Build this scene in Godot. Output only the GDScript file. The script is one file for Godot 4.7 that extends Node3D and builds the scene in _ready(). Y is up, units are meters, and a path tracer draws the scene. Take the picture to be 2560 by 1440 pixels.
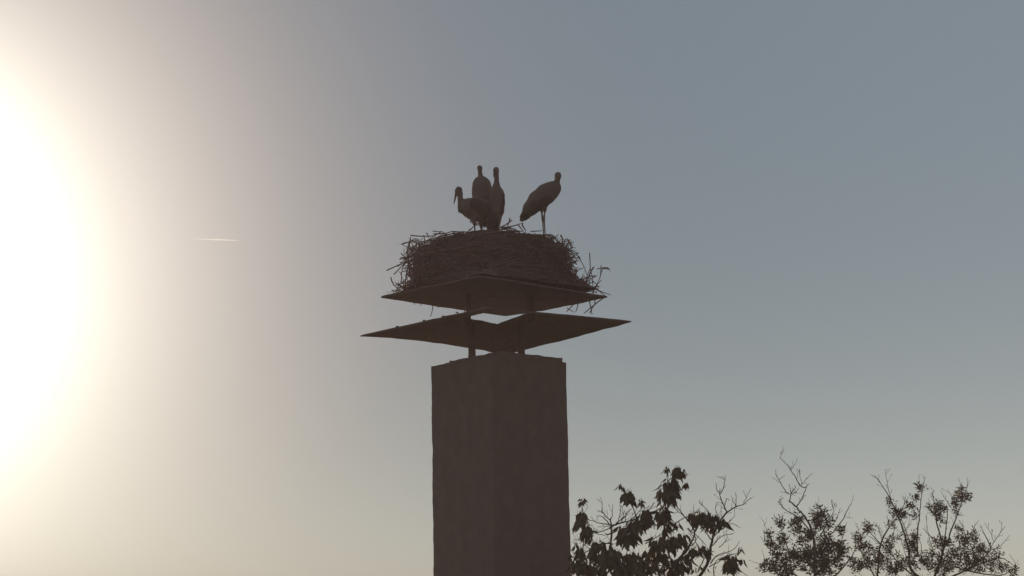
extends Node3D
# A stork nest on a capped chimney, seen from below against a hazy evening sky.

const FOCAL := 4780.0            # focal length in pixels of a 2560 x 1440 picture
const EYE := Vector3(0.0, 6.0, 0.0)
const DEPTH := -26.0             # the chimney's axis stands here
const CHIMNEY_X := -0.207
const CHIMNEY_TOP := 9.667
const NEST_AT := Vector3(-0.275, 10.66, -26.0)

var eye_basis: Basis
var rng := RandomNumberGenerator.new()
var rough := FastNoiseLite.new()
var sun_towards: Vector3
var mat := {}
var ones := {}


func _ready() -> void:
	rng.seed = 20260710
	rough.seed = 7
	rough.noise_type = FastNoiseLite.TYPE_SIMPLEX
	rough.frequency = 1.0
	# ---- camera
	eye_basis = Basis(Vector3.RIGHT, deg_to_rad(10.3)) * Basis(Vector3.BACK, deg_to_rad(-1.1))
	var camera := Camera3D.new()
	camera.name = "camera"
	camera.transform = Transform3D(eye_basis, EYE)
	camera.fov = rad_to_deg(2.0 * atan(720.0 / FOCAL))
	camera.near = 0.1
	camera.far = 30000.0
	camera.current = true
	add_child(camera)
	# ---- sky, sun, exposure
	sun_towards = (eye_basis * Vector3((-450.0 - 1280.0) / FOCAL, 25.0 / FOCAL, -1.0)).normalized()
	var surround := WorldEnvironment.new()
	surround.name = "surround"
	var env := Environment.new()
	env.background_mode = Environment.BG_SKY
	var panorama := PanoramaSkyMaterial.new()
	panorama.panorama = sky_picture(1024, 512)
	env.sky = Sky.new()
	env.sky.sky_material = panorama
	env.ambient_light_source = Environment.AMBIENT_SOURCE_SKY
	env.tonemap_mode = Environment.TONE_MAPPER_LINEAR
	env.tonemap_exposure = 1.0
	env.sdfgi_enabled = true
	env.ssao_enabled = true
	env.ssil_enabled = true
	# evening haze: it veils even the near things against the sun
	env.fog_enabled = true
	env.fog_density = 0.003
	env.fog_light_color = Color(1.0, 0.91, 0.89)
	surround.environment = env
	add_child(surround)
	var sun := DirectionalLight3D.new()
	sun.name = "sun"
	sun.light_color = Color(1.0, 0.89, 0.76)
	sun.light_energy = 1.2
	sun.light_angular_distance = 0.5
	sun.shadow_enabled = true
	add_child(sun)
	sun.look_at_from_position(Vector3.ZERO, -sun_towards, Vector3.UP)
	make_materials()
	# ---- ground
	build_ground()
	# ---- chimney, nest, storks
	build_chimney()
	build_nest()
	build_storks()
	# ---- trees
	build_large_leaved_tree()
	build_bare_topped_tree()
	build_tufted_tree()
	# ---- far away
	build_vapour_trail()


# ------------------------------------------------------------------ helpers

func spot(px: float, py: float, z: float) -> Vector3:
	var d: Vector3 = eye_basis * Vector3((px - 1280.0) / FOCAL, (720.0 - py) / FOCAL, -1.0)
	return EYE + d * (z / d.z)


func tag(o: Node, label := "", category := "", group := "", kind := "") -> void:
	for pair in [["label", label], ["category", category], ["group", group], ["kind", kind]]:
		if pair[1] != "":
			o.set_meta(pair[0], pair[1])


func numbered(called: String, parent: Node) -> String:
	var key := str(parent.get_instance_id()) + called
	var n: int = ones.get(key, 0)
	ones[key] = n + 1
	return called if n == 0 else "%s_%03d" % [called, n]


func hang(called: String, m: Mesh, material: Material, parent: Node = self) -> MeshInstance3D:
	var o := MeshInstance3D.new()
	o.name = numbered(called, parent)
	o.mesh = m
	o.material_override = material
	parent.add_child(o, true)
	return o


func base(called: String, where: Vector3) -> Node3D:
	var o := Node3D.new()
	o.name = numbered(called, self)
	o.position = where
	add_child(o, true)
	return o


func scatter(called: String, m: Mesh, places: Array, material: Material, parent: Node3D) -> void:
	var mm := MultiMesh.new()
	mm.transform_format = MultiMesh.TRANSFORM_3D
	mm.mesh = m
	mm.instance_count = places.size()
	for i in places.size():
		mm.set_instance_transform(i, places[i])
	var o := MultiMeshInstance3D.new()
	o.name = numbered(called, parent)
	o.multimesh = mm
	o.material_override = material
	o.set_meta("kind", "stuff")
	parent.add_child(o, true)


func new_st() -> SurfaceTool:
	var st := SurfaceTool.new()
	st.begin(Mesh.PRIMITIVE_TRIANGLES)
	st.set_smooth_group(0)
	return st


func done(st: SurfaceTool) -> ArrayMesh:
	st.index()
	st.generate_normals()
	return st.commit()


func tri(st: SurfaceTool, a: Vector3, b: Vector3, c: Vector3) -> void:
	st.add_vertex(a)
	st.add_vertex(b)
	st.add_vertex(c)


func quad(st: SurfaceTool, a: Vector3, b: Vector3, c: Vector3, d: Vector3) -> void:
	tri(st, a, b, c)
	tri(st, a, c, d)


# a tapered tube along points, closed at both ends
func tube(st: SurfaceTool, pts: Array, radii: Array, sides: int) -> void:
	var n := pts.size()
	var along: Vector3 = (pts[n - 1] - pts[0]).normalized()
	var ref := Vector3.UP if absf(along.y) < 0.8 else Vector3.RIGHT
	var rings := []
	for i in n:
		var t: Vector3 = (pts[mini(i + 1, n - 1)] - pts[maxi(i - 1, 0)]).normalized()
		var u := t.cross(ref).normalized()
		var v := t.cross(u).normalized()
		var ring := []
		for k in sides:
			var a := TAU * k / sides
			ring.append(pts[i] + (u * cos(a) + v * sin(a)) * radii[i])
		rings.append(ring)
	for i in n - 1:
		for k in sides:
			var k2 := (k + 1) % sides
			quad(st, rings[i][k], rings[i][k2], rings[i + 1][k2], rings[i + 1][k])
	for k in range(1, sides - 1):
		tri(st, rings[0][0], rings[0][k + 1], rings[0][k])
		tri(st, rings[n - 1][0], rings[n - 1][k], rings[n - 1][k + 1])


# rounds a polyline and lets it wander a little
func eased(pts: Array, steps: int, wander: float) -> Array:
	var out := []
	for i in pts.size() - 1:
		var p0: Vector3 = pts[maxi(i - 1, 0)]
		var p1: Vector3 = pts[i]
		var p2: Vector3 = pts[i + 1]
		var p3: Vector3 = pts[mini(i + 2, pts.size() - 1)]
		for s in steps:
			var q := p1.cubic_interpolate(p2, p0, p3, float(s) / steps)
			if i + s > 0:
				q += Vector3(rng.randf_range(-1, 1), rng.randf_range(-1, 1), rng.randf_range(-1, 1)) * wander
			out.append(q)
	out.append(pts[pts.size() - 1])
	return out


func tapered(n: int, r0: float, r1: float) -> Array:
	var out := []
	for i in n:
		out.append(lerpf(r0, r1, float(i) / maxi(n - 1, 1)))
	return out


# "x,y x,y" in an enlarged view of the photo -> numbers in the photo
func trace(text: String, ox: float, oy: float, scale: float) -> Array:
	var out := []
	for pair in text.split(" ", false):
		var xy := pair.split(",")
		out.append(Vector2(ox + float(xy[0]) / scale, oy + float(xy[1]) / scale))
	return out


# ------------------------------------------------------------------ materials

func noise_texture(freq: float, seed_value: int, low: Color, high: Color, octaves := 4) -> NoiseTexture2D:
	var n := FastNoiseLite.new()
	n.seed = seed_value
	n.noise_type = FastNoiseLite.TYPE_SIMPLEX
	n.frequency = freq
	n.fractal_octaves = octaves
	var ramp := Gradient.new()
	ramp.set_color(0, low)
	ramp.set_color(1, high)
	var t := NoiseTexture2D.new()
	t.width = 512
	t.height = 512
	t.seamless = true
	t.noise = n
	t.color_ramp = ramp
	return t


func lin(r: float, g: float, b: float) -> Color:
	return Color(r, g, b).linear_to_srgb()


func plain_material(called: String, low: Color, high: Color, freq: float, scale: Vector3, relief: float, roughness := 0.9) -> StandardMaterial3D:
	var m := StandardMaterial3D.new()
	m.resource_name = called
	m.albedo_texture = noise_texture(freq, called.hash() % 1000, low, high)
	m.uv1_triplanar = true
	m.uv1_scale = scale
	m.roughness = roughness
	m.metallic_specular = 0.25
	m.cull_mode = BaseMaterial3D.CULL_DISABLED
	if relief > 0.0:
		m.heightmap_enabled = true
		m.heightmap_scale = relief
		m.heightmap_texture = noise_texture(freq * 2.0, called.hash() % 777, Color.BLACK, Color.WHITE, 5)
	mat[called] = m
	return m


func make_materials() -> void:
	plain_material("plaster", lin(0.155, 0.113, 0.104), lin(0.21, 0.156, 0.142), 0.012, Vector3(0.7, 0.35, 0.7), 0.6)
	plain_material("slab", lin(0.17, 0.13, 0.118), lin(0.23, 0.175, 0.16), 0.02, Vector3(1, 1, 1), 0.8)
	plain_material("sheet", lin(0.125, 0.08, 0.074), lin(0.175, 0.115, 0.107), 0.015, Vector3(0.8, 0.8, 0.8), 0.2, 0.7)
	plain_material("moss", lin(0.05, 0.06, 0.02), lin(0.09, 0.09, 0.04), 0.05, Vector3(3, 3, 3), 1.0)
	plain_material("stick", lin(0.16, 0.10, 0.092), lin(0.24, 0.155, 0.142), 0.03, Vector3(3, 3, 3), 0.0)
	plain_material("litter", lin(0.23, 0.145, 0.133), lin(0.31, 0.20, 0.185), 0.03, Vector3(1.2, 5.0, 1.2), 3.0)
	plain_material("bark", lin(0.10, 0.08, 0.065), lin(0.17, 0.14, 0.115), 0.04, Vector3(4, 1, 4), 0.5)
	plain_material("ground", lin(0.07, 0.085, 0.035), lin(0.14, 0.13, 0.07), 0.02, Vector3(0.08, 0.08, 0.08), 2.0)
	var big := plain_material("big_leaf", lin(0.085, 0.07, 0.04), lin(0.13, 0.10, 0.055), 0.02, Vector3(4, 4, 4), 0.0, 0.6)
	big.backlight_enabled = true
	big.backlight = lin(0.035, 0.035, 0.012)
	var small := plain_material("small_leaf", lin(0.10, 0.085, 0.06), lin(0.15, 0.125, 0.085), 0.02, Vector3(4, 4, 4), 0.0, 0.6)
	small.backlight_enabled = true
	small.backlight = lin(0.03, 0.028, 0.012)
	var plumage := StandardMaterial3D.new()
	plumage.resource_name = "plumage"
	plumage.vertex_color_use_as_albedo = true
	plumage.roughness = 0.9
	plumage.metallic_specular = 0.2
	mat["plumage"] = plumage
	var feather := plain_material("dark_feather", lin(0.05, 0.045, 0.042), lin(0.09, 0.08, 0.075), 0.03, Vector3(6, 6, 6), 0.0)
	feather.backlight_enabled = true
	feather.backlight = lin(0.02, 0.018, 0.015)
	var down := plain_material("pale_feather", lin(0.2, 0.18, 0.15), lin(0.3, 0.27, 0.23), 0.03, Vector3(6, 6, 6), 0.0)
	down.backlight_enabled = true
	down.backlight = lin(0.9, 0.78, 0.55)
	var vapour := StandardMaterial3D.new()
	vapour.resource_name = "vapour"
	vapour.albedo_color = Color(1, 1, 1, 0.30)
	vapour.transparency = BaseMaterial3D.TRANSPARENCY_ALPHA
	vapour.roughness = 1.0
	vapour.backlight_enabled = true
	vapour.backlight = Color(2, 2, 2)
	vapour.cull_mode = BaseMaterial3D.CULL_DISABLED
	mat["vapour"] = vapour


# ------------------------------------------------------------------ sky: clear air with a wide bright aureole round the low sun

func sky_picture(w: int, h: int) -> ImageTexture:
	var data := PackedFloat32Array()
	data.resize(w * h * 3)
	var i := 0
	for y in h:
		var polar := PI * (y + 0.5) / h
		var up := cos(polar)
		var ring := sin(polar)
		var el := rad_to_deg(asin(up))
		var low := exp(-maxf(el, 0.0) / 4.0)
		var high := clampf(el / 90.0, 0.0, 1.0)
		for x in w:
			var a := TAU * (x + 0.5) / w
			var c := sun_towards.x * sin(a) * ring - sun_towards.z * cos(a) * ring + sun_towards.y * up
			var th := rad_to_deg(acos(clampf(c, -1.0, 1.0)))
			var t2 := th * th
			var away := smoothstep(45.0, 170.0, th)
			var dim := (1.0 + 0.09 * smoothstep(22.0, 38.0, th)) * (1.0 - 0.47 * away) * (1.0 - 0.30 * high)
			var core := exp(-t2 / 20.0)
			var fringe := exp(-t2 / 42.0)
			var low_here := low * (1.0 + 0.5 * exp(-t2 / 200.0))
			data[i] = (0.196 + 0.55 * low_here) * dim + 1.35 * exp(-t2 / 104.0) + 2.0 * core + 0.40 * fringe
			data[i + 1] = (0.246 + 0.56 * low_here) * dim + 1.33 * exp(-t2 / 86.0) + 2.0 * core + 0.22 * fringe
			data[i + 2] = (0.290 + 0.38 * low_here) * dim + 1.26 * exp(-t2 / 75.0) + 1.5 * core
			i += 3
	return ImageTexture.create_from_image(Image.create_from_data(w, h, false, Image.FORMAT_RGBF, data.to_byte_array()))


func build_ground() -> void:
	var st := new_st()
	var rings := [0.0, 10.0, 20.0, 40.0, 80.0, 200.0, 300.0]
	for i in rings.size() - 1:
		for k in 48:
			var p := []
			for q in [[i, k], [i, k + 1], [i + 1, k + 1], [i + 1, k]]:
				var a: float = TAU * q[1] / 48.0
				var r: float = rings[q[0]]
				p.append(Vector3(cos(a) * r, 0.0, sin(a) * r - 20.0))
			quad(st, p[0], p[1], p[2], p[3])
	var o := hang("ground", done(st), mat["ground"])
	tag(o, "flat grassy ground running out to the horizon", "", "", "structure")


# ------------------------------------------------------------------ chimney

# corners near, left, far, right of a level square turned so that one corner points at us
func square(c: Vector3, side: float, phi: float, tilt: float, lifts: Array) -> Array:
	var out := []
	for k in 4:
		var t := deg_to_rad(phi - 45.0) + k * PI / 2.0
		var dx := -sin(t) * side / sqrt(2.0)
		out.append(c + Vector3(dx, dx * tilt + lifts[k], cos(t) * side / sqrt(2.0)))
	return out


func along_square(corners: Array, s: float, bulge: Array) -> Vector3:
	var k := int(floorf(s)) % 4
	var f := s - floorf(s)
	var a: Vector3 = corners[k]
	var b: Vector3 = corners[(k + 1) % 4]
	return a.lerp(b, f) + Vector3(0, bulge[k] * 4.0 * f * (1.0 - f), 0)


# a sheet between an outer and an inner square, with thickness
func sheet(outer: Array, inner: Array, bulge: Array, thick: float, per_side: int, rows: int, curve: float) -> ArrayMesh:
	var st := new_st()
	var n := per_side * 4
	var grid := []
	for k in n:
		var s := float(k) / per_side
		var a := along_square(outer, s, bulge)
		var b := along_square(inner, s, [0, 0, 0, 0])
		var loop := []
		for v in rows + 1:
			var f := float(v) / rows
			var p := a.lerp(b, f)
			p.y = lerpf(a.y, b.y, pow(f, curve)) + rough.get_noise_3d(p.x * 3.0, p.y, p.z * 3.0) * 0.012
			if v == 0 and k % per_side != 0:
				p += Vector3(rough.get_noise_1d(k * 3.7), 0, rough.get_noise_1d(k * 5.1 + 90.0)) * 0.012
			loop.append(p)
		for v in rows + 1:
			loop.append(loop[rows - v] - Vector3(0, thick, 0))
		grid.append(loop)
	var m: int = grid[0].size()
	for k in n:
		var k2 := (k + 1) % n
		for v in m:
			var v2 := (v + 1) % m
			st.set_smooth_group(-1 if v == rows or v == m - 1 else 0 if v < rows else 1)
			quad(st, grid[k][v], grid[k][v2], grid[k2][v2], grid[k2][v])
	return done(st)


# a prism with rough, slightly chipped edges
func rough_prism(corners: Array, bottom: float, per_side: int, rows: int, amount: float) -> ArrayMesh:
	var st := new_st()
	var n := per_side * 4
	var grid := []
	var top: float = corners[0].y
	for v in rows + 1:
		var loop := []
		for k in n:
			var p := along_square(corners, float(k) / per_side, [0, 0, 0, 0])
			var y := lerpf(top, bottom, float(v) / rows)
			if v == 0:
				y += (rough.get_noise_2d(k * 0.9, 3.0) - 0.2) * amount * 2.0
			p.y = y
			var out := Vector3(p.x, 0, p.z) - Vector3(corners[0].x + corners[2].x, 0, corners[0].z + corners[2].z) * 0.5
			p += out.normalized() * (rough.get_noise_3d(p.x * 2.2, y * 2.2, p.z * 2.2) + 0.5 * rough.get_noise_3d(p.x * 9.0, y * 9.0, p.z * 9.0)) * amount
			if k % per_side == 0:
				p -= out.normalized() * (0.006 + 0.010 * maxf(0.0, rough.get_noise_2d(y * 4.0, k * 11.0)))
			loop.append(p)
		grid.append(loop)
	for v in rows:
		for k in n:
			var k2 := (k + 1) % n
			st.set_smooth_group(2 + k / per_side)
			quad(st, grid[v][k], grid[v + 1][k], grid[v + 1][k2], grid[v][k2])
	st.set_smooth_group(1)
	var mid := Vector3.ZERO
	for p in grid[0]:
		mid += p / n
	for k in n:
		tri(st, grid[0][k], grid[0][(k + 1) % n], mid)
	return done(st)


func shifted(pts: Array, by: Vector3) -> Array:
	return pts.map(func(p): return p - by)


func build_chimney() -> void:
	var foot := Vector3(CHIMNEY_X, 0.0, DEPTH)
	var t := base("chimney", foot)
	tag(t, "tall square plastered chimney with two stacked sheet covers under a stork nest", "chimney")
	var body := square(Vector3(0, CHIMNEY_TOP, 0), 1.3235, 50.03, 0.0, [0, 0, 0, 0])
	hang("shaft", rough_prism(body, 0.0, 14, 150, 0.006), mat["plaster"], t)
	var slab := square(Vector3(0.10, CHIMNEY_TOP + 0.065, 0.0), 1.12, 50.03, 0.0, [0, 0, 0, 0])
	hang("top_slab", rough_prism(slab, CHIMNEY_TOP - 0.03, 10, 3, 0.008), mat["slab"], t)
	# lower cover: a shallow hipped sheet with a square opening in its middle
	var lc := Vector3(-0.24, 10.141, DEPTH) - foot
	var lower := square(lc, 2.646, 48.3, 0.01734, [0.0, 0.013, -0.06, 0.042])
	var hole := square(lc, 0.64, 48.3, 0.02, [0.2, 0.205, 0.155, 0.225])
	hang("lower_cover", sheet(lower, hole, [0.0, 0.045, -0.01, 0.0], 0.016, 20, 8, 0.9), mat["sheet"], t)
	# upper cover: carries the nest
	var uc := Vector3(-0.2587, 10.6208, DEPTH) - foot
	var upper := square(uc, 2.2196, 50.6, -0.0233, [0.0, 0.018, 0.0, -0.022])
	var heart := square(uc, 0.10, 50.6, 0.0, [0.02, 0.02, 0.02, 0.02])
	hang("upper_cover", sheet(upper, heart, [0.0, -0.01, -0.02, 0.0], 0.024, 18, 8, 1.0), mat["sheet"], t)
	# the posts that hold them
	for p in [[1180.0, 874.0, 9.70, 10.24, 0.052], [1303.0, 880.0, 9.70, 10.24, 0.052], [1171.0, 790.0, 10.20, 10.62, 0.036], [1326.0, 780.0, 10.22, 10.61, 0.062]]:
		var q := spot(p[0], p[1], DEPTH + 0.05)
		var st := new_st()
		var r: float = p[4]
		var pts := []
		for i in 7:
			pts.append(Vector3(q.x - foot.x + rough.get_noise_1d(i * 9.0 + p[0]) * 0.006, lerpf(p[2], p[3], i / 6.0), q.z - foot.z))
		tube(st, pts, [r * 1.25, r * 1.03, r, r * 0.97, r, r * 1.02, r * 1.2], 10)
		hang("post", done(st), mat["sheet"], t)
	# small cushions of moss along the left edge of the lower cover
	for k in 3:
		var f: float = [0.31, 0.53, 0.68][k]
		var st := new_st()
		var c: Vector3 = lower[1].lerp(lower[0], f) + Vector3(0, 0.008, 0)
		lump(st, c, rng.randf_range(0.016, 0.028), 0.4)
		hang("moss_cushion", done(st), mat["moss"], t)


func lump(st: SurfaceTool, c: Vector3, r: float, squash: float) -> void:
	var rings := 6
	var sides := 9
	var at := func(i: int, k: int) -> Vector3:
		var th := PI * i / rings
		var a := TAU * k / sides
		var d := Vector3(sin(th) * cos(a), cos(th) * squash, sin(th) * sin(a))
		var q := c + d * r
		return q + d * r * 0.6 * rough.get_noise_3d(q.x * 30.0, q.y * 30.0, q.z * 30.0)
	for i in rings:
		for k in sides:
			quad(st, at.call(i, k), at.call(i, (k + 1) % sides), at.call(i + 1, (k + 1) % sides), at.call(i + 1, k))


# ------------------------------------------------------------------ nest

# a crooked stick along X, one metre long and a little over a centimetre thick before scaling
func stick_shape(n: int) -> ArrayMesh:
	var st := new_st()
	var pts := []
	var radii := []
	var r := RandomNumberGenerator.new()
	r.seed = 400 + n
	var thick: float = [0.012, 0.016, 0.02, 0.026, 0.014, 0.018, 0.023, 0.03][n]
	var sway := Vector3(0, r.randf_range(-1, 1), r.randf_range(-1, 1)) * 0.07
	for i in 6:
		var f := i / 5.0
		pts.append(Vector3(f - 0.5, r.randf_range(-1, 1) * 0.018, r.randf_range(-1, 1) * 0.018) + sway * sin(PI * f))
		radii.append(thick * [1.0, 0.97, 0.88, 0.75, 0.6, 0.35][i])
	tube(st, pts, radii, 5)
	if n % 2 == 0:   # a side twig, forking off
		var out := Vector3(0.7, r.randf_range(-1, 1), r.randf_range(-1, 1)).normalized()
		var p: Vector3 = pts[2]
		tube(st, [p, p + out * 0.12, p + out * 0.22 + Vector3(0.05, 0, 0)], [thick * 0.6, thick * 0.45, thick * 0.25], 4)
	return done(st)


func nest_radius(a: float, h: float) -> float:
	# round above, spreading out over the square cover at its foot
	var ca := cos(a - deg_to_rad(50.6 - 45.0))
	var sa := sin(a - deg_to_rad(50.6 - 45.0))
	var square_r := 1.5 / (absf(ca) + absf(sa))
	var waist := 0.955 + 0.05 * sin(h * 4.2 - 0.3) - 0.02 * h
	var heap := 0.28 if cos(a) > 0.0 else 0.17
	return lerpf(waist, maxf(square_r, waist * 0.96), pow(clampf(1.0 - h / heap, 0.0, 1.0), 1.15)) * (1.0 + 0.035 * rough.get_noise_3d(cos(a) * 2.5, h * 4.0, sin(a) * 2.5))


func build_nest() -> void:
	var t := base("nest", NEST_AT)
	tag(t, "huge round stork nest of tangled sticks on the chimney's upper cover", "nest")
	var rim := 0.665
	var st := new_st()
	var sides := 96
	var rows := []
	for i in 21:
		rows.append(["side", rim * i / 20.0])
	for i in range(1, 9):
		rows.append(["top", 1.0 - i / 8.0])
	var grid := []
	for row in rows:
		var loop := []
		for k in sides:
			var a := TAU * k / sides
			var r: float
			var y: float
			if row[0] == "side":
				y = row[1]
				r = nest_radius(a, y)
				r *= 1.0 - 0.13 * pow(y / rim, 5.0)
			else:
				r = nest_radius(a, rim) * 0.87 * row[1]
				y = rim + 0.012 * (1.0 - row[1] * row[1])
			var p := Vector3(cos(a) * r, y, sin(a) * r)
			var bump := 0.035 * rough.get_noise_3d(p.x * 6.0, p.y * 16.0, p.z * 6.0)
			loop.append(p + Vector3(cos(a) * bump, 0.4 * bump, sin(a) * bump))
		grid.append(loop)
	for i in grid.size() - 1:
		for k in sides:
			var k2 := (k + 1) % sides
			quad(st, grid[i][k], grid[i + 1][k], grid[i + 1][k2], grid[i][k2])
	hang("nest_core", done(st), mat["litter"], t)
	# loose sticks: the boldest ones each on its own, the rest as a mass
	var shapes := []
	for n in 8:
		shapes.append(stick_shape(n))
	var heaps := [[], [], [], [], [], [], [], []]
	var own := 0
	var total := 4600
	for i in total:
		var a := rng.randf() * TAU
		var h := rng.randf_range(0.035, 0.66)
		var on_top := rng.randf() < 0.16
		var side_lean := 1.0 if absf(cos(a)) > 0.75 else 0.6
		var r := nest_radius(a, h) + rng.randf_range(-0.03, 0.02) * (1.0 + side_lean)
		var fray := rng.randf()
		if fray > 0.86:
			r += rng.randf_range(0.0, 0.10) * (1.5 if cos(a) < -0.7 or (cos(a) > 0.7 and h > 0.3) else 0.45)
		if on_top:
			h = 0.668 + rng.randf_range(-0.015, 0.015)
			r = rng.randf_range(0.60, 0.88)
		var p := Vector3(cos(a) * r, h, sin(a) * r)
		var tangent := Vector3(-sin(a), 0, cos(a))
		var out := Vector3(cos(a), 0, sin(a))
		var swing := rng.randf_range(-1.0, 1.0)
		swing = swing * absf(swing) * (0.14 if on_top or h > 0.60 or h < 0.10 else 0.6 if h > 0.42 or h < 0.2 else 1.35)
		var dir := (tangent * cos(swing) + Vector3.UP * sin(swing) + out * rng.randf_range(-0.28, 0.28)).normalized()
		var length := rng.randf_range(0.2, 0.5)
		if fray > 0.86 and not on_top:
			length *= 0.75
		var b := Basis(dir, rng.randf() * TAU) * Basis(Quaternion(Vector3.RIGHT, dir))
		if not on_top:
			p -= out * 0.13 * pow(h / 0.665, 5.0)
			var half := absf(dir.y) * length * 0.5
			p.y = clampf(p.y, minf(0.03 + half, 0.3), maxf(0.66 - half, 0.36))
		var place := Transform3D(b.scaled_local(Vector3.ONE * length), p)
		var n := rng.randi() % 8
		if own < 180 and sin(a) > -0.35 and length > 0.27 and n % 4 > 0 and rng.randf() < 0.4:
			own += 1
			var o := hang("stick", shapes[n], mat["stick"], t)
			o.transform = place
		else:
			heaps[n].append(place)
	# frayed flanks: loose ends poking out left and right
	for i in 700:
		var west := rng.randf() < 0.6
		var a := (PI if west else 0.0) + rng.randfn() * 0.42
		var h := rng.randf_range(0.04, 0.68) if west else (rng.randf_range(0.36, 0.65) if rng.randf() < 0.6 else rng.randf_range(0.08, 0.36))
		var r := nest_radius(a, h) + absf(rng.randfn()) * (0.10 if west else 0.075) - 0.02
		var dir := Vector3(rng.randfn() * 0.8, rng.randfn(), rng.randfn() * 0.7).normalized()
		var length := rng.randf_range(0.16, 0.38)
		var y := clampf(h, 0.02 + absf(dir.y) * length * 0.45, 0.65 - absf(dir.y) * length * 0.4)
		heaps[i % 8].append(Transform3D((Basis(Quaternion(Vector3.RIGHT, dir)) * Basis(Vector3.RIGHT, rng.randf() * TAU)).scaled_local(Vector3.ONE * length), Vector3(cos(a) * r, y, sin(a) * r)))
	for n in 8:
		scatter("stick_mass", shapes[n], heaps[n], mat["stick"], t)
	# sticks that stand out against the sky
	var left := ["310,155 300,230 270,300", "235,220 300,195 390,180", "225,300 265,345 300,420", "95,455 200,410 290,375 360,340", "160,490 235,415 320,350", "225,560 240,430 275,330", "180,640 220,570 330,480", "280,580 320,510 350,470", "195,610 270,600 350,560", "290,300 300,450 350,560", "210,355 280,340 340,300", "180,640 290,600 360,590", "300,200 280,320 310,420", "265,300 330,260 380,250", "245,430 330,440 380,430", "320,250 290,400 330,500"]
	var top := ["310,138 440,145 540,140", "510,100 600,105", "590,100 540,135 430,200", "455,115 475,160", "430,140 440,190", "600,110 640,130 700,115", "690,110 790,105 860,115", "400,205 520,165 640,135 760,120", "810,115 850,90 880,60", "290,215 340,170 385,180", "560,150 680,125 800,125"]
	var crest := ["400,1210 450,1165 500,1120", "-100,1230 60,1225 190,1190", "190,1190 250,1200 360,1205", "900,1140 1000,1080 1060,1040 1080,1020", "1050,990 1030,1060 1000,1190", "910,1130 1030,1130 1210,1075", "1180,1100 1210,1140 1240,1175", "1230,1060 1245,1120 1290,1180", "960,1130 1100,1150 1170,1190", "900,1160 1050,1170 1150,1195", "1360,1195 1530,1180", "1590,1245 1660,1240 1740,1300", "1740,1275 1735,1320", "1815,1245 1850,1320", "1900,1300 1950,1350 1990,1420", "930,1140 980,1150 1060,1110", "450,1200 560,1185 660,1170", "1000,1190 1100,1180 1260,1190"]
	var right := ["1530,130 1590,135 1625,180", "1660,140 1690,180", "1720,170 1750,240 1800,250", "1740,280 1830,330 1840,370", "1800,300 1860,400 1900,500", "1700,360 1760,330 1820,300", "1690,450 1770,380 1810,360", "1700,430 1760,480 1810,520", "1700,560 1770,510 1810,470", "1700,200 1740,190 1760,260", "1710,300 1770,310 1800,350", "1700,250 1790,290 1830,300", "1690,400 1740,350 1790,330", "1720,490 1800,560 1880,600"]
	var spray := ["1922,295 1930,430 1945,520 1960,660", "1925,440 1900,510 1880,600", "1990,440 2060,430 2095,435 2105,460", "2025,405 2020,500 1990,570 1950,650", "2095,440 2040,440 2015,520", "1830,620 1920,540 1990,500", "1860,550 1940,600 2020,600", "1880,640 1920,560 1930,500", "1980,620 2040,650 2115,675", "1960,600 2060,680", "1940,540 2000,600 1980,660", "1790,540 1860,600 1950,640", "1800,600 1870,560 1920,520", "1850,640 1900,580 1960,560", "1950,660 1990,580 2030,540", "1900,650 1950,610 2000,590", "1870,600 1910,640 1990,650", "1830,580 1890,640 1940,600"]
	var under := ["1840,705 1770,770 1715,825", "1835,710 1810,790 1795,830", "1970,700 1965,760 1920,840", "2050,700 1970,760 1870,840", "1720,790 1780,830", "1915,700 1930,770 1945,850", "500,740 510,800 490,870", "340,720 345,760", "550,750 560,790", "1580,740 1595,790", "720,830 760,850 805,850", "805,790 795,830 800,860", "1400,830 1440,820", "1000,830 1030,820", "860,790 870,830", "1700,720 1730,750"]
	var sets := [[left, 940.0, 550.0, 3.6, -26.1, 0.30], [top, 940.0, 550.0, 3.6, -25.35, 0.12], [crest, 1100.0, 380.0, 6.0, -25.0, 0.05], [right, 940.0, 550.0, 3.6, -26.0, 0.25], [spray, 940.0, 550.0, 3.6, -26.0, 0.12], [under, 940.0, 550.0, 3.6, -25.95, 0.08]]
	for s in sets:
		for text in s[0]:
			var z0: float = s[4] + rng.randf_range(-1, 1) * s[5]
			var z1: float = z0 + rng.randf_range(-1, 1) * 0.10
			var px := trace(text, s[1], s[2], s[3])
			var pts := []
			for i in px.size():
				pts.append(spot(px[i].x, px[i].y, lerpf(z0, z1, float(i) / (px.size() - 1))) - NEST_AT)
			pts = eased(pts, 3, 0.004)
			var one := new_st()
			var r := rng.randf_range(0.0065, 0.0095) * (1.25 if s[0] == crest else 1.0)
			tube(one, pts, tapered(pts.size(), r, r * 0.65), 5)
			hang("stick", done(one), mat["stick"], t)


# ------------------------------------------------------------------ storks

const WHITE := 0
const BLACK := 1
const LEG := 2
const BILL := 3

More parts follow.
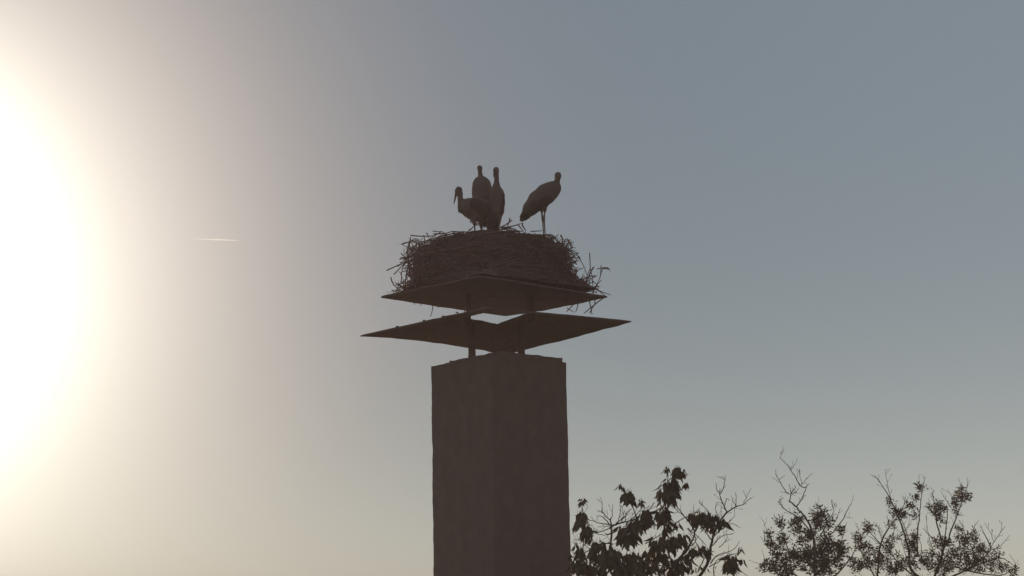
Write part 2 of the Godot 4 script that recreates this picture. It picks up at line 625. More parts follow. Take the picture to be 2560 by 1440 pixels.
# bones: [joint a, radius a, joint b, radius b, colour, blend] in metres -> one closed skin (surface nets)
func skin(bones: Array, cell: float) -> ArrayMesh:
	var lo := Vector3(1e9, 1e9, 1e9)
	var hi := -lo
	for b in bones:
		for e in [[b[0], b[1]], [b[2], b[3]]]:
			var g: Vector3 = Vector3.ONE * (e[1] + 4.0 * cell)
			lo = lo.min(e[0] - g)
			hi = hi.max(e[0] + g)
	var nx := int((hi.x - lo.x) / cell) + 2
	var ny := int((hi.y - lo.y) / cell) + 2
	var nz := int((hi.z - lo.z) / cell) + 2
	var field := PackedFloat32Array()
	field.resize(nx * ny * nz)
	field.fill(1.0)
	var nearest := PackedFloat32Array()
	nearest.resize(nx * ny * nz)
	nearest.fill(9.0)
	var kind := PackedByteArray()
	kind.resize(nx * ny * nz)
	for b in bones:
		var a: Vector3 = b[0] - lo
		var c: Vector3 = b[2] - lo
		var ra: float = b[1]
		var rb: float = b[3]
		var tint: int = b[4]
		var k: float = b[5]
		var d: Vector3 = c - a
		var dd := maxf(d.length_squared(), 1e-9)
		var reach := k + 2.5 * cell
		var l := (a - Vector3.ONE * (ra + reach)).min(c - Vector3.ONE * (rb + reach))
		var h := (a + Vector3.ONE * (ra + reach)).max(c + Vector3.ONE * (rb + reach))
		for z in range(maxi(0, int(l.z / cell)), mini(nz, int(h.z / cell) + 2)):
			for y in range(maxi(0, int(l.y / cell)), mini(ny, int(h.y / cell) + 2)):
				var at := (z * ny + y) * nx
				for x in range(maxi(0, int(l.x / cell)), mini(nx, int(h.x / cell) + 2)):
					var p := Vector3(x, y, z) * cell - a
					var t := clampf(p.dot(d) / dd, 0.0, 1.0)
					var dist := (p - d * t).length() - lerpf(ra, rb, t)
					var was := field[at + x]
					if dist < nearest[at + x]:
						nearest[at + x] = dist
						kind[at + x] = tint
					var g := maxf(k - absf(was - dist), 0.0) / k
					field[at + x] = minf(was, dist) - g * g * k * 0.25
	# vertices
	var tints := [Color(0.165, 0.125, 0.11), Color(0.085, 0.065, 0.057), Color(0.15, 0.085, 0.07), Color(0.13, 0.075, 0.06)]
	var st := SurfaceTool.new()
	st.begin(Mesh.PRIMITIVE_TRIANGLES)
	st.set_smooth_group(0)
	var ids := {}
	var count := 0
	var corner := [0, 1, nx, nx + 1, nx * ny, nx * ny + 1, nx * ny + nx, nx * ny + nx + 1]
	var offs := [Vector3(0, 0, 0), Vector3(1, 0, 0), Vector3(0, 1, 0), Vector3(1, 1, 0), Vector3(0, 0, 1), Vector3(1, 0, 1), Vector3(0, 1, 1), Vector3(1, 1, 1)]
	var edges := [[0, 1], [2, 3], [4, 5], [6, 7], [0, 2], [1, 3], [4, 6], [5, 7], [0, 4], [1, 5], [2, 6], [3, 7]]
	var crossed := []
	for z in nz - 1:
		for y in ny - 1:
			var row := (z * ny + y) * nx
			for x in nx - 1:
				var at := row + x
				var f0 := field[at]
				if f0 > cell * 2.0 or f0 < -cell * 2.0:
					continue
				var inside := 0
				for q in 8:
					if field[at + corner[q]] < 0.0:
						inside += 1
				if inside == 0 or inside == 8:
					continue
				var sum := Vector3.ZERO
				var n := 0
				for e in edges:
					var u := field[at + corner[e[0]]]
					var v := field[at + corner[e[1]]]
					if (u < 0.0) != (v < 0.0):
						sum += (offs[e[0]] as Vector3).lerp(offs[e[1]], u / (u - v))
						n += 1
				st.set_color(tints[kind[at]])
				st.add_vertex(lo + (Vector3(x, y, z) + sum / n) * cell)
				ids[at] = count
				count += 1
				crossed.append(at)
	var sy := nx
	var sz := nx * ny
	for at in crossed:
		var inside_here := field[at] < 0.0
		for e in [[1, sy, sz], [sy, sz, 1], [sz, 1, sy]]:
			if (field[at + e[0]] < 0.0) == inside_here:
				continue
			var i0: int = ids.get(at, -1)
			var i1: int = ids.get(at - e[1], -1)
			var i2: int = ids.get(at - e[1] - e[2], -1)
			var i3: int = ids.get(at - e[2], -1)
			if i0 < 0 or i1 < 0 or i2 < 0 or i3 < 0:
				continue
			for i in ([i0, i1, i2, i0, i2, i3] if not inside_here else [i0, i2, i1, i0, i3, i2]):
				st.add_index(i)
	st.generate_normals()
	return st.commit()


# a slim curved feather with a raised shaft, pointing along +X, one metre long before scaling
func feather_shape() -> ArrayMesh:
	var st := new_st()
	var n := 7
	for side in [-1, 1]:
		for i in n - 1:
			var p := []
			for j in [i, i + 1]:
				var f: float = j / float(n - 1)
				var w := sin(PI * pow(f, 0.7)) * 0.09 + 0.006
				if j == n - 1:
					w = 0.004
				p.append([Vector3(f, 0.012 * (1.0 - f), 0) + Vector3(0, -0.06 * f * f, 0), Vector3(f, -0.012 - 0.06 * f * f, w * side)])
			quad(st, p[0][0], p[0][1], p[1][1], p[1][0])
			quad(st, p[0][0] - Vector3(0, 0.02, 0), p[1][0] - Vector3(0, 0.02, 0), p[1][1], p[0][1])
	return done(st)


# chain: list of [px, py, depth offset, radius in px]
func chain(out: Array, joints: Array, z: float, origin: Vector3, tint: int, blend: float) -> void:
	var scale := absf(z) / FOCAL * 1.013
	for i in joints.size() - 1:
		var a = joints[i]
		var b = joints[i + 1]
		out.append([spot(a[0], a[1], z + a[2]) - origin, a[3] * scale, spot(b[0], b[1], z + b[2]) - origin, b[3] * scale, tint, blend])


func stork(label: String, z: float, foot: Vector2, chains: Array, feathers: Array, quills: ArrayMesh) -> void:
	var origin := spot(foot.x, foot.y, z)
	var t := base("stork", origin)
	tag(t, label, "stork", "storks standing on the nest")
	var bones := []
	for c in chains:
		chain(bones, c[2], z, origin, c[0], c[1])
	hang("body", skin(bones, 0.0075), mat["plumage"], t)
	# feathers: [name, material, root px, root py, tip px, tip py, depth, width]
	for f in feathers:
		var a := spot(f[2], f[3], z + f[6]) - origin
		var b := spot(f[4], f[5], z + f[6] + rng.randf_range(-0.02, 0.02)) - origin
		var d := b - a
		var x := d.normalized()
		var side := x.cross(Vector3.BACK).normalized()
		var o := hang(f[0], quills, mat[f[1]], t)
		# the flat of the feather lies along the bird's flank
		var turn := Basis(x, side.cross(x).normalized() * -1.0, side)
		o.transform = Transform3D(turn.scaled_local(Vector3(d.length(), d.length() * 0.8, f[7])), a)


func build_storks() -> void:
	var quills := feather_shape()
	# the left bird: looks left, bill hanging down
	var ch := []
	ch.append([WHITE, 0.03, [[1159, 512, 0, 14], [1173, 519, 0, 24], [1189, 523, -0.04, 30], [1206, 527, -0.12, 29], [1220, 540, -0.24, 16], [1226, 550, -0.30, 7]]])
	ch.append([BLACK, 0.02, [[1190, 512, 0.08, 17], [1206, 525, 0.02, 20], [1220, 540, -0.10, 11]]])
	ch.append([WHITE, 0.018, [[1147, 476, 0.01, 8.2], [1149.5, 484, 0.01, 7.2], [1151, 499, 0.01, 6.6], [1153, 512, 0, 9]]])
	ch.append([WHITE, 0.012, [[1146.5, 475, 0.01, 9.0], [1144, 477, 0.015, 7.4]]])
	ch.append([WHITE, 0.012, [[1149, 515, 0.03, 5.5], [1151, 525, 0.03, 6], [1160, 530, 0.03, 7]]])
	ch.append([BILL, 0.006, [[1141.5, 481, 0.02, 4.2], [1139, 490, 0.03, 2.9], [1136.5, 502, 0.04, 1.9], [1134.2, 512, 0.05, 0.9]]])
	ch.append([WHITE, 0.02, [[1185, 545, 0.03, 10], [1186, 558, 0.03, 4.5], [1186.5, 563, 0.03, 2.4]]])
	ch.append([LEG, 0.006, [[1186.5, 562, 0.03, 2.2], [1187, 576, 0.03, 2.0], [1187.5, 580, 0.03, 2.3], [1189, 596, 0.0, 1.7], [1190, 612, -0.02, 1.7], [1184, 613.5, 0.08, 1.3]]])
	ch.append([LEG, 0.006, [[1190, 612, -0.02, 1.7], [1196, 614, 0.06, 1.3]]])
	ch.append([WHITE, 0.02, [[1202, 545, -0.12, 11], [1205, 560, -0.10, 3.2]]])
	ch.append([LEG, 0.006, [[1201, 560, -0.10, 1.8], [1206, 576, -0.08, 2.2], [1208, 596, -0.10, 1.6], [1210, 612, -0.11, 1.6], [1203, 614, -0.01, 1.2]]])
	var fe := []
	for k in 12:
		fe.append(["throat_feather", "pale_feather", 1148 + k * 1.3 + rng.randf_range(-1, 1), 519 + k * 0.9, 1145.5 + k * 1.9 + rng.randf_range(-1.5, 1.5), 530 + k * 0.7 + rng.randf_range(-1, 4), 0.03 + rng.randf_range(-0.05, 0.05), 0.09])
	for k in 7:
		fe.append(["belly_feather", "pale_feather", 1176 + k * 4.5, 550 + mini(k, 3) * 2.0, 1178 + k * 4.4, 558 + mini(k, 3) * 1.8 + rng.randf_range(0, 3), rng.randf_range(-0.06, 0.04), 0.11])
	stork("lowest of four storks, leftmost, head turned left with its dark bill hanging down", -25.8, Vector2(1195, 612), ch, fe, quills)
	# the tallest bird: seen from behind, bill hidden
	ch = []
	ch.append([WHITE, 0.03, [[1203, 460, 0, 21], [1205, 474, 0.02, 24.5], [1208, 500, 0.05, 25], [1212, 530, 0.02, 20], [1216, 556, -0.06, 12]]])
	ch.append([WHITE, 0.02, [[1195, 462, 0.02, 14], [1191, 485, 0.05, 11], [1197, 515, 0.08, 10]]])
	ch.append([WHITE, 0.02, [[1213, 460, 0.02, 14], [1219, 480, 0.05, 11], [1218, 515, 0.08, 10]]])
	ch.append([BLACK, 0.015, [[1197, 505, 0.10, 10], [1204, 535, 0.10, 10], [1213, 562, 0.06, 5]]])
	ch.append([BLACK, 0.015, [[1219, 505, 0.10, 10], [1218, 535, 0.10, 10], [1217, 562, 0.06, 5]]])
	ch.append([WHITE, 0.015, [[1203, 446, -0.02, 8], [1200.5, 436, -0.04, 5.4], [1199.6, 424, -0.05, 5.4], [1199.5, 421, -0.05, 6.6]]])
	ch.append([WHITE, 0.01, [[1199.3, 419.5, -0.05, 6.5], [1199.8, 420.5, -0.09, 5.6]]])
	ch.append([BILL, 0.006, [[1199.8, 422, -0.10, 3.4], [1200, 426, -0.18, 2.2], [1200, 431, -0.27, 1.0]]])
	for s in [-1, 1]:
		ch.append([WHITE, 0.02, [[1211 + s * 9, 548, 0, 9], [1211 + s * 8, 568, 0, 4]]])
		ch.append([LEG, 0.006, [[1211 + s * 8, 566, 0, 2.2], [1211 + s * 8, 584, 0.01, 2.3], [1211 + s * 8, 612, -0.02, 1.7], [1211 + s * 11, 612.5, -0.10, 1.3]]])
	fe = []
	for k in 6:
		fe.append(["wing_feather", "dark_feather", 1202 + k * 3.6, 535, 1207 + k * 2.6, 571 + rng.randf_range(-3, 4), 0.14, 0.16])
	stork("tallest stork of the tight trio, seen from behind with rounded shoulders", -26.1, Vector2(1211, 612), ch, fe, quills)
	# the slim bird at its right shoulder: long neck up, bill along the neck
	ch = []
	ch.append([WHITE, 0.03, [[1241, 466, 0, 10], [1242, 484, 0, 17], [1242, 505, -0.02, 20], [1240, 525, -0.02, 20], [1235, 548, 0.02, 17], [1233, 570, 0.03, 14], [1232, 590, 0.04, 9]]])
	ch.append([WHITE, 0.015, [[1241, 470, 0, 9], [1241.5, 456, 0, 6.4], [1241.5, 444, 0, 5.6], [1241, 430, 0.01, 6.0], [1240, 425, 0.01, 7]]])
	ch.append([WHITE, 0.01, [[1240.3, 424.5, 0.01, 7.2], [1237.5, 426, 0.05, 5.4]]])
	ch.append([BILL, 0.006, [[1236.2, 428, 0.07, 3.2], [1235, 435, 0.12, 2.1], [1234, 444.5, 0.17, 0.9]]])
	ch.append([WHITE, 0.012, [[1252, 482, 0.02, 9], [1258.5, 487, 0.03, 3.6]]])
	ch.append([BLACK, 0.02, [[1253, 490, 0.02, 8.5], [1255, 510, 0.03, 6.5], [1251, 532, 0.06, 5]]])
	ch.append([BLACK, 0.02, [[1237, 540, 0.08, 11], [1233, 565, 0.08, 11], [1231, 592, 0.06, 8], [1231, 604, 0.05, 4]]])
	ch.append([WHITE, 0.02, [[1246, 540, 0.0, 7], [1247, 562, 0, 3.4]]])
	ch.append([LEG, 0.006, [[1247, 560, 0, 2.0], [1247.5, 582, 0, 2.2], [1247, 612, 0, 1.7], [1244, 614, 0.1, 1.3]]])
	ch.append([WHITE, 0.02, [[1221, 540, -0.02, 9], [1220, 566, 0, 4]]])
	ch.append([LEG, 0.006, [[1220, 564, 0, 2.2], [1220, 584, 0, 2.2], [1221, 612, 0, 1.7], [1217, 614, 0.1, 1.3]]])
	fe = []
	for k in 8:
		fe.append(["wing_feather", "dark_feather", 1222 + k * 3.4, 540 + rng.randf_range(-4, 4), 1219 + k * 3.5, 590 + rng.randf_range(-6, 8), 0.13 + 0.01 * (k % 3), 0.15])
	for k in 4:
		fe.append(["shoulder_feather", "dark_feather", 1251 + k, 474 + k * 4, 1259 + k * 0.8, 486 + k * 5.5, 0.02, 0.10])
	stork("slim stork with upright neck, rightmost of the tight trio, bill held against neck", -25.85, Vector2(1235, 612), ch, fe, quills)
	# the bird that stands apart on the right rim
	ch = []
	ch.append([WHITE, 0.03, [[1387, 469, 0, 16.3], [1379, 475, 0, 21.5], [1365, 485, 0, 25.5], [1344, 502, 0, 24.5], [1326, 521, 0, 18.5], [1310, 541, 0, 9], [1303, 550, 0, 4]]])
	ch.append([WHITE, 0.02, [[1378, 472, 0.06, 14], [1358, 484, 0.08, 16], [1340, 500, 0.08, 14]]])
	ch.append([BLACK, 0.015, [[1362, 500, 0.08, 14], [1338, 515, 0.08, 14], [1318, 531, 0.05, 10], [1304, 548, 0.02, 4]]])
	ch.append([BLACK, 0.015, [[1362, 500, -0.08, 14], [1338, 515, -0.08, 14], [1318, 531, -0.05, 10], [1304, 548, -0.02, 4]]])
	ch.append([WHITE, 0.012, [[1391, 462, 0, 9], [1393, 452, 0, 6.6], [1394, 444, 0, 7.6], [1394.8, 438.5, 0.0, 8.8]]])
	ch.append([WHITE, 0.01, [[1394.6, 441, 0.0, 8.2], [1394.2, 442, 0.045, 6.2]]])
	ch.append([BILL, 0.006, [[1394, 443, 0.06, 3.4], [1393.4, 450, 0.13, 2.3], [1392.8, 458, 0.21, 1.0]]])
	ch.append([WHITE, 0.02, [[1354, 515, 0.03, 8], [1354.2, 526, 0.03, 3.6], [1354.6, 532, 0.03, 2.2]]])
	ch.append([WHITE, 0.02, [[1362, 512, -0.04, 9], [1362, 525, -0.04, 3.8], [1361.6, 531, -0.04, 2.2]]])
	ch.append([LEG, 0.006, [[1354.5, 530, 0.03, 1.9], [1355.3, 539, 0.03, 2.3], [1356, 547, 0.03, 2.6], [1357, 555, 0.03, 1.8], [1359, 589, 0.03, 1.7], [1359.4, 594, 0.03, 1.9], [1354, 596.5, 0.09, 1.3]]])
	ch.append([LEG, 0.006, [[1361.6, 530, -0.04, 1.9], [1360.6, 540, -0.04, 2.2], [1360.2, 547, -0.04, 2.5], [1360.8, 556, -0.04, 1.8], [1363, 589, -0.03, 1.7], [1363.4, 594, -0.03, 1.9], [1368, 597, 0.04, 1.3]]])
	fe = []
	for k in 7:
		var f := k / 6.0
		fe.append(["wing_feather", "dark_feather", lerpf(1318, 1330, f), lerpf(520, 538, f), lerpf(1297.5, 1305, f) + rng.randf_range(-1, 1), lerpf(542, 555, f), 0.07 + 0.01 * (k % 3), 0.16])
	for k in 4:
		fe.append(["tail_feather", "dark_feather", 1312 + k * 2.5, 532 + k * 2, 1299 + k * 4.2, 550 + k * 0.8, -0.01 * k, 0.14])
	stork("lone stork on the right rim of the nest, long legs, back sloping to the left", -25.2, Vector2(1361, 594), ch, fe, quills)


# ------------------------------------------------------------------ trees

# a drooping leaf with a toothed, folded blade; hangs along -Y, one metre long before scaling
func hanging_leaf(n: int) -> ArrayMesh:
	var r := RandomNumberGenerator.new()
	r.seed = 900 + n
	var st := new_st()
	var rows := 6
	var mid := []
	var left := []
	var right := []
	var curl := r.randf_range(0.1, 0.5)
	for i in rows + 1:
		var f := i / float(rows)
		var w := sin(PI * pow(f, 0.66)) * 0.20 * (1.0 + (0.10 if i % 2 == 1 else -0.06)) + 0.012
		if i == rows:
			w = 0.006
		var p := Vector3(0, -f, curl * f * f)
		mid.append(p)
		var fold := r.randf_range(0.2, 0.6)
		left.append(p + Vector3(-w, 0.10 * w, -w * fold))
		right.append(p + Vector3(w * r.randf_range(0.8, 1.1), 0.10 * w, -w * fold))
	for i in rows:
		quad(st, mid[i], left[i], left[i + 1], mid[i + 1])
		quad(st, mid[i], mid[i + 1], right[i + 1], right[i])
	tube(st, [Vector3(0, 0.3, -0.12), Vector3(0, 0.12, -0.02), Vector3(0, 0, 0)], [0.016, 0.014, 0.012], 3)
	return done(st)


# a twig with small narrow leaves along it, grows along +Y, one metre long before scaling
func sprig_shape(n: int) -> ArrayMesh:
	var r := RandomNumberGenerator.new()
	r.seed = 1200 + n
	var st := new_st()
	tube(st, [Vector3(0, 0, 0), Vector3(0.03, 0.5, 0.02), Vector3(0, 0.95, 0)], [0.016, 0.012, 0.006], 3)
	for i in 9:
		var f := 0.12 + 0.86 * i / 8.0
		var a := i * 2.4 + r.randf() * 0.7
		var d := Vector3(cos(a), r.randf_range(0.1, 1.1), sin(a)).normalized()
		var length := r.randf_range(0.40, 0.58)
		var side := d.cross(Vector3(r.randf() - 0.5, r.randf(), r.randf() - 0.5)).normalized() * length * r.randf_range(0.14, 0.19)
		var p := Vector3(0, f, 0)
		var q := p + d * length * 0.5
		var lift := d.cross(side).normalized() * length * 0.06
		tri(st, p, q + side + lift, q)
		tri(st, p, q, q - side + lift)
		tri(st, q, q + side + lift, p + d * length)
		tri(st, q, p + d * length, q - side + lift)
	return done(st)


func twiglets(st: SurfaceTool, pts: Array, per_metre: float, length: float, thick: float) -> void:
	for i in pts.size() - 1:
		var a: Vector3 = pts[i]
		var b: Vector3 = pts[i + 1]
		var d := (b - a).normalized()
		var n := a.distance_to(b) * per_metre
		while n > rng.randf():
			n -= 1.0
			var p := a.lerp(b, rng.randf())
			var side := d.cross(Vector3(rng.randfn(), rng.randfn(), rng.randfn())).normalized()
			var dir := (d * rng.randf_range(0.4, 1.2) + side + Vector3.UP * 0.35).normalized()
			var l := length * rng.randf_range(0.35, 1.2)
			var q := p + dir * l * 0.5
			var e := q + (dir + Vector3.UP * 0.3 + side * rng.randf_range(-0.4, 0.4)).normalized() * l * 0.5
			tube(st, [p, q, e], [thick, thick * 0.8, thick * 0.55], 3)
			if rng.randf() < 0.5:
				tube(st, [q, q + (dir - side * 0.8).normalized() * l * 0.35], [thick * 0.75, thick * 0.5], 3)
			if rng.randf() < 0.3:   # a bud at its end
				tube(st, [e, e + dir * 0.012, e + dir * 0.03], [thick * 0.6, thick * 1.6, thick * 0.3], 4)


# branches: [text, thickness at start and end in px]; they all belong to one tree
func limbs(t: Node3D, twigs: SurfaceTool, list: Array, ox: float, oy: float, scale: float, z: float, spread: float, twig_rate: float) -> void:
	var px_size := absf(z) / FOCAL
	for item in list:
		var px := trace(item[0], ox, oy, scale)
		var z0: float = z + rng.randf_range(-1, 1) * spread
		var z1: float = z0 + rng.randf_range(-1, 1) * spread
		var pts := []
		for i in px.size():
			pts.append(spot(px[i].x, px[i].y, lerpf(z0, z1, float(i) / (px.size() - 1))) - t.position)
		pts = eased(pts, 4, 0.006)
		var st := new_st()
		tube(st, pts, tapered(pts.size(), item[1] * px_size * 0.5, item[2] * px_size * 0.5), 6)
		hang("branch", done(st), mat["bark"], t)
		twiglets(twigs, pts, twig_rate, 0.11, 0.0031)


func trunk(t: Node3D, pts: Array, r0: float, r1: float) -> void:
	var st := new_st()
	var line := eased(pts, 6, 0.012)
	var radii := tapered(line.size(), r0, r1)
	radii[0] = r0 * 1.35
	tube(st, line, radii, 10)
	hang("trunk", done(st), mat["bark"], t)


func build_large_leaved_tree() -> void:
	var z := -23.6
	var hub := spot(1660, 1465, z)
	var foot := Vector3(hub.x - 0.1, 0, z)
	var t := base("tree", foot)
	tag(t, "tree with large drooping leaves in clumps, right beside the chimney", "tree", "trees below the nest")
	trunk(t, [Vector3.ZERO, Vector3(0.05, 1.6, 0.05), Vector3(0.02, 3.2, -0.03), hub - foot], 0.13, 0.055)
	var twigs := new_st()
	limbs(t, twigs, [
		["1080,1560 700,1380 500,1180 490,980 485,880 478,790", 9, 3], ["485,880 390,775 325,768", 3, 1.3], ["485,870 360,845 245,812", 3.4, 1.5], ["480,900 380,940 275,955", 3, 1.3],
		["490,960 400,978 300,960", 2.4, 1.2], ["470,810 380,722 330,708", 2.6, 1.2], ["380,722 388,650 362,550", 2.2, 1.0], ["490,870 560,855 640,830 760,800 900,700 975,615", 5, 2], ["500,880 620,790 720,680", 3, 1.2],
		["560,850 592,700 585,610", 2.6, 1.0], ["600,830 622,740 600,650", 2.2, 1.0], ["700,810 780,740 835,670 820,560", 3, 1.2], ["640,830 652,740 700,680", 2.4, 1.1], ["485,800 500,720 497,630", 2.4, 1.0],
		["500,1080 390,1070 280,1125 160,1190 60,1180", 4, 2], ["280,1125 190,1050 60,1030", 2.4, 1.2], ["500,900 420,880 330,890", 2.2, 1.0], ["1080,1560 1085,1000 1085,800 1110,500 1125,290", 5, 2], ["1110,420 1170,330 1300,300", 2.6, 1.6], ["1115,330 1110,270", 2, 1.4],
		["1120,560 1250,480 1330,440", 2.4, 1.4], ["820,900 740,700 690,560 640,500 595,480", 3.4, 1.4], ["170,1180 175,900 165,700 160,610", 3.4, 1.6], ["1080,1560 1200,1300 1350,1120 1425,930 1330,800 1220,650", 7, 2], ["1350,1120 1440,1040 1390,960 1330,900", 3, 1.2],
		["1480,1160 1440,1060 1350,950", 2.8, 1.2], ["1310,780 1200,850 1130,870", 2.6, 1.2], ["870,1080 960,1020 1050,960", 3, 1.6], ["1320,790 1400,740 1480,720", 2.8, 1.4], ["1300,760 1230,700 1185,640", 2.2, 1.0],
		["1350,1620 1560,1320 1600,1150 1620,1050 1660,930 1710,830 1790,720", 9, 4.4], ["1790,720 1880,670 1960,635 2055,560", 4.0, 1.2], ["1790,720 1740,620 1712,530 1675,470 1660,390", 3.8, 1.3], ["1715,515 1750,430 1766,360 1770,305", 2.8, 1.0],
		["1766,360 1732,322", 1.6, 0.9], ["1768,640 1782,575 1818,585", 2.2, 1.0], ["1888,668 1892,600 1888,515", 2.2, 1.0], ["1900,655 1850,590 1860,560", 1.8, 0.9], ["1975,610 2010,560 2042,490", 1.8, 0.8], ["1710,830 1662,700 1667,610", 2.4, 0.9],
		["1640,1000 1720,920 1830,850 1910,880", 3, 1.1], ["1780,865 1850,800 1875,750", 2.2, 0.9], ["1620,1100 1720,1000 1860,965", 2.8, 1.0], ["1600,1300 1700,1200 1850,1150 1935,1050", 3.4, 1.0], ["1590,1340 1720,1265 1830,1200 1930,1195", 3, 1.4], ["1600,770 1560,690 1475,622", 2.4, 0.8],
		["1420,750 1416,690 1415,630", 1.8, 0.8], ["1460,1390 1530,1250 1595,1180", 3, 1.6], ["1650,1450 1640,1320 1700,1240", 3, 1.4], ["1350,900 1460,1000 1560,1100", 2.6, 1.2], ["1630,1060 1560,960 1540,930", 3, 1.6], ["1700,1120 1780,1040 1790,960", 2.2, 1.0], ["1730,1230 1790,1300 1850,1330", 2.6, 1.6], ["1880,1330 1950,1380 2020,1440", 2.0, 1.0], ["1300,1250 1420,1180 1590,1210", 3, 1.6],
	], 1420.0, 1120.0, 4.5, z, 0.22, 9.0)
	var tw := hang("twigs", done(twigs), mat["bark"], t)
	tw.set_meta("kind", "stuff")
	# leaf clumps: px centre, half width, half height, leaves
	var leaves := []
	for c in [[1666, 1183, 8, 9, 6], [1694, 1186, 15, 11, 16], [1707, 1190, 10, 8, 7], [1714, 1222, 12, 9, 9], [1668, 1236, 27, 34, 66], [1690, 1215, 9, 26, 14], [1650, 1265, 8, 22, 10], [1658, 1296, 20, 22, 34], [1666, 1325, 14, 16, 14],
		[1573, 1248, 20, 14, 24], [1552, 1227, 9, 7, 7], [1457, 1263, 11, 10, 10], [1453, 1305, 14, 22, 26], [1465, 1335, 14, 24, 26], [1476, 1352, 10, 20, 10], [1614, 1298, 17, 28, 30], [1602, 1268, 9, 12, 8], [1568, 1345, 36, 34, 80], [1590, 1320, 26, 22, 30], [1626, 1320, 12, 16, 10],
		[1752, 1302, 38, 17, 46], [1775, 1316, 22, 16, 22], [1804, 1313, 14, 13, 14], [1782, 1300, 12, 10, 8], [1692, 1320, 10, 14, 9], [1662, 1366, 46, 22, 66], [1700, 1358, 26, 16, 24], [1745, 1385, 34, 14, 30], [1640, 1395, 40, 22, 46], [1510, 1395, 48, 26, 80], [1500, 1372, 26, 14, 20], [1600, 1425, 60, 24, 90], [1690, 1425, 44, 24, 60], [1540, 1430, 50, 20, 50],
		[1828, 1415, 23, 24, 42], [1851, 1385, 8, 8, 6], [1855, 1415, 8, 8, 6], [1446, 1420, 18, 24, 26], [1438, 1375, 9, 12, 8], [1425, 1400, 10, 20, 10], [1480, 1432, 30, 14, 24], [1580, 1400, 30, 16, 26], [1450, 1392, 16, 14, 12], [1720, 1405, 24, 12, 16], [1470, 1425, 20, 16, 14], [1750, 1432, 24, 10, 10]]:
		for i in int(c[4] * 1.25):
			var q := Vector3(rng.randfn(), rng.randfn(), rng.randfn())
			q = q.normalized() * pow(rng.randf(), 0.45)
			var px: float = c[0] + q.x * c[2] * 0.92
			var py: float = c[1] + q.y * c[3] * 0.85 - 12.0
			var p := spot(px, py, z + q.z * maxf(c[2], 14.0) * 0.0055) - foot
			var size := rng.randf_range(0.085, 0.155) * (0.6 if c[4] <= 10 else 1.0)
			var sag := rng.randf_range(-0.1, 0.5) * (1.0 if q.y > -0.4 else 2.0)
			var heading := atan2(q.x + rng.randf_range(-0.4, 0.4), q.z + rng.randf_range(-0.4, 0.4))
			var b := Basis(Vector3.UP, heading) * Basis(Vector3.RIGHT, -sag) * Basis(Vector3.UP, rng.randf_range(-1.2, 1.2))
			leaves.append(Transform3D(b.scaled(Vector3.ONE * size), p))
	var shapes := []
	var heaps := []
	for n in 6:
		shapes.append(hanging_leaf(n))
		heaps.append([])
	var every := ceili(leaves.size() / 290.0)
	for i in leaves.size():
		if i % every == 0:
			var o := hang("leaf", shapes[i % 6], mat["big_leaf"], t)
			o.transform = leaves[i]
		else:
			heaps[(i / every + i) % 6].append(leaves[i])
	for n in 6:
		scatter("leaf_mass", shapes[n], heaps[n], mat["big_leaf"], t)


func sprigs(t: Node3D, clusters: Array, ox: float, oy: float, scale: float, z: float, size: float, dense: float) -> void:
	var shapes := []
	var heaps := []
	for n in 5:
		shapes.append(sprig_shape(n))
		heaps.append([])
	for c in clusters:
		var area: float = c[2] * c[3] / (scale * scale)
		var many := int(area * dense * (c[4] if c.size() > 4 else 1.0)) + 2
		for i in many:
			var q := Vector3(rng.randfn(), rng.randfn(), rng.randfn())
			q = q.normalized() * pow(rng.randf(), 0.5)
			var p := spot(ox + (c[0] + q.x * c[2]) / scale, oy + (c[1] + q.y * c[3]) / scale, z + q.z * c[2] / scale * 0.006) - t.position
			var d := (Vector3(q.x, 0.55 - q.y * 0.4, q.z) + Vector3(rng.randf_range(-0.6, 0.6), rng.randf_range(-0.3, 0.5), rng.randf_range(-0.6, 0.6))).normalized()
			var b := Basis(Quaternion(Vector3.UP, d)) * Basis(Vector3.UP, rng.randf() * TAU)
			var l := size * rng.randf_range(0.7, 1.25)
			heaps[rng.randi() % 5].append(Transform3D(b.scaled(Vector3.ONE * l), p - d * l * 0.5))
	for n in 5:
		scatter("leaf_mass", shapes[n], heaps[n], mat["small_leaf"], t)


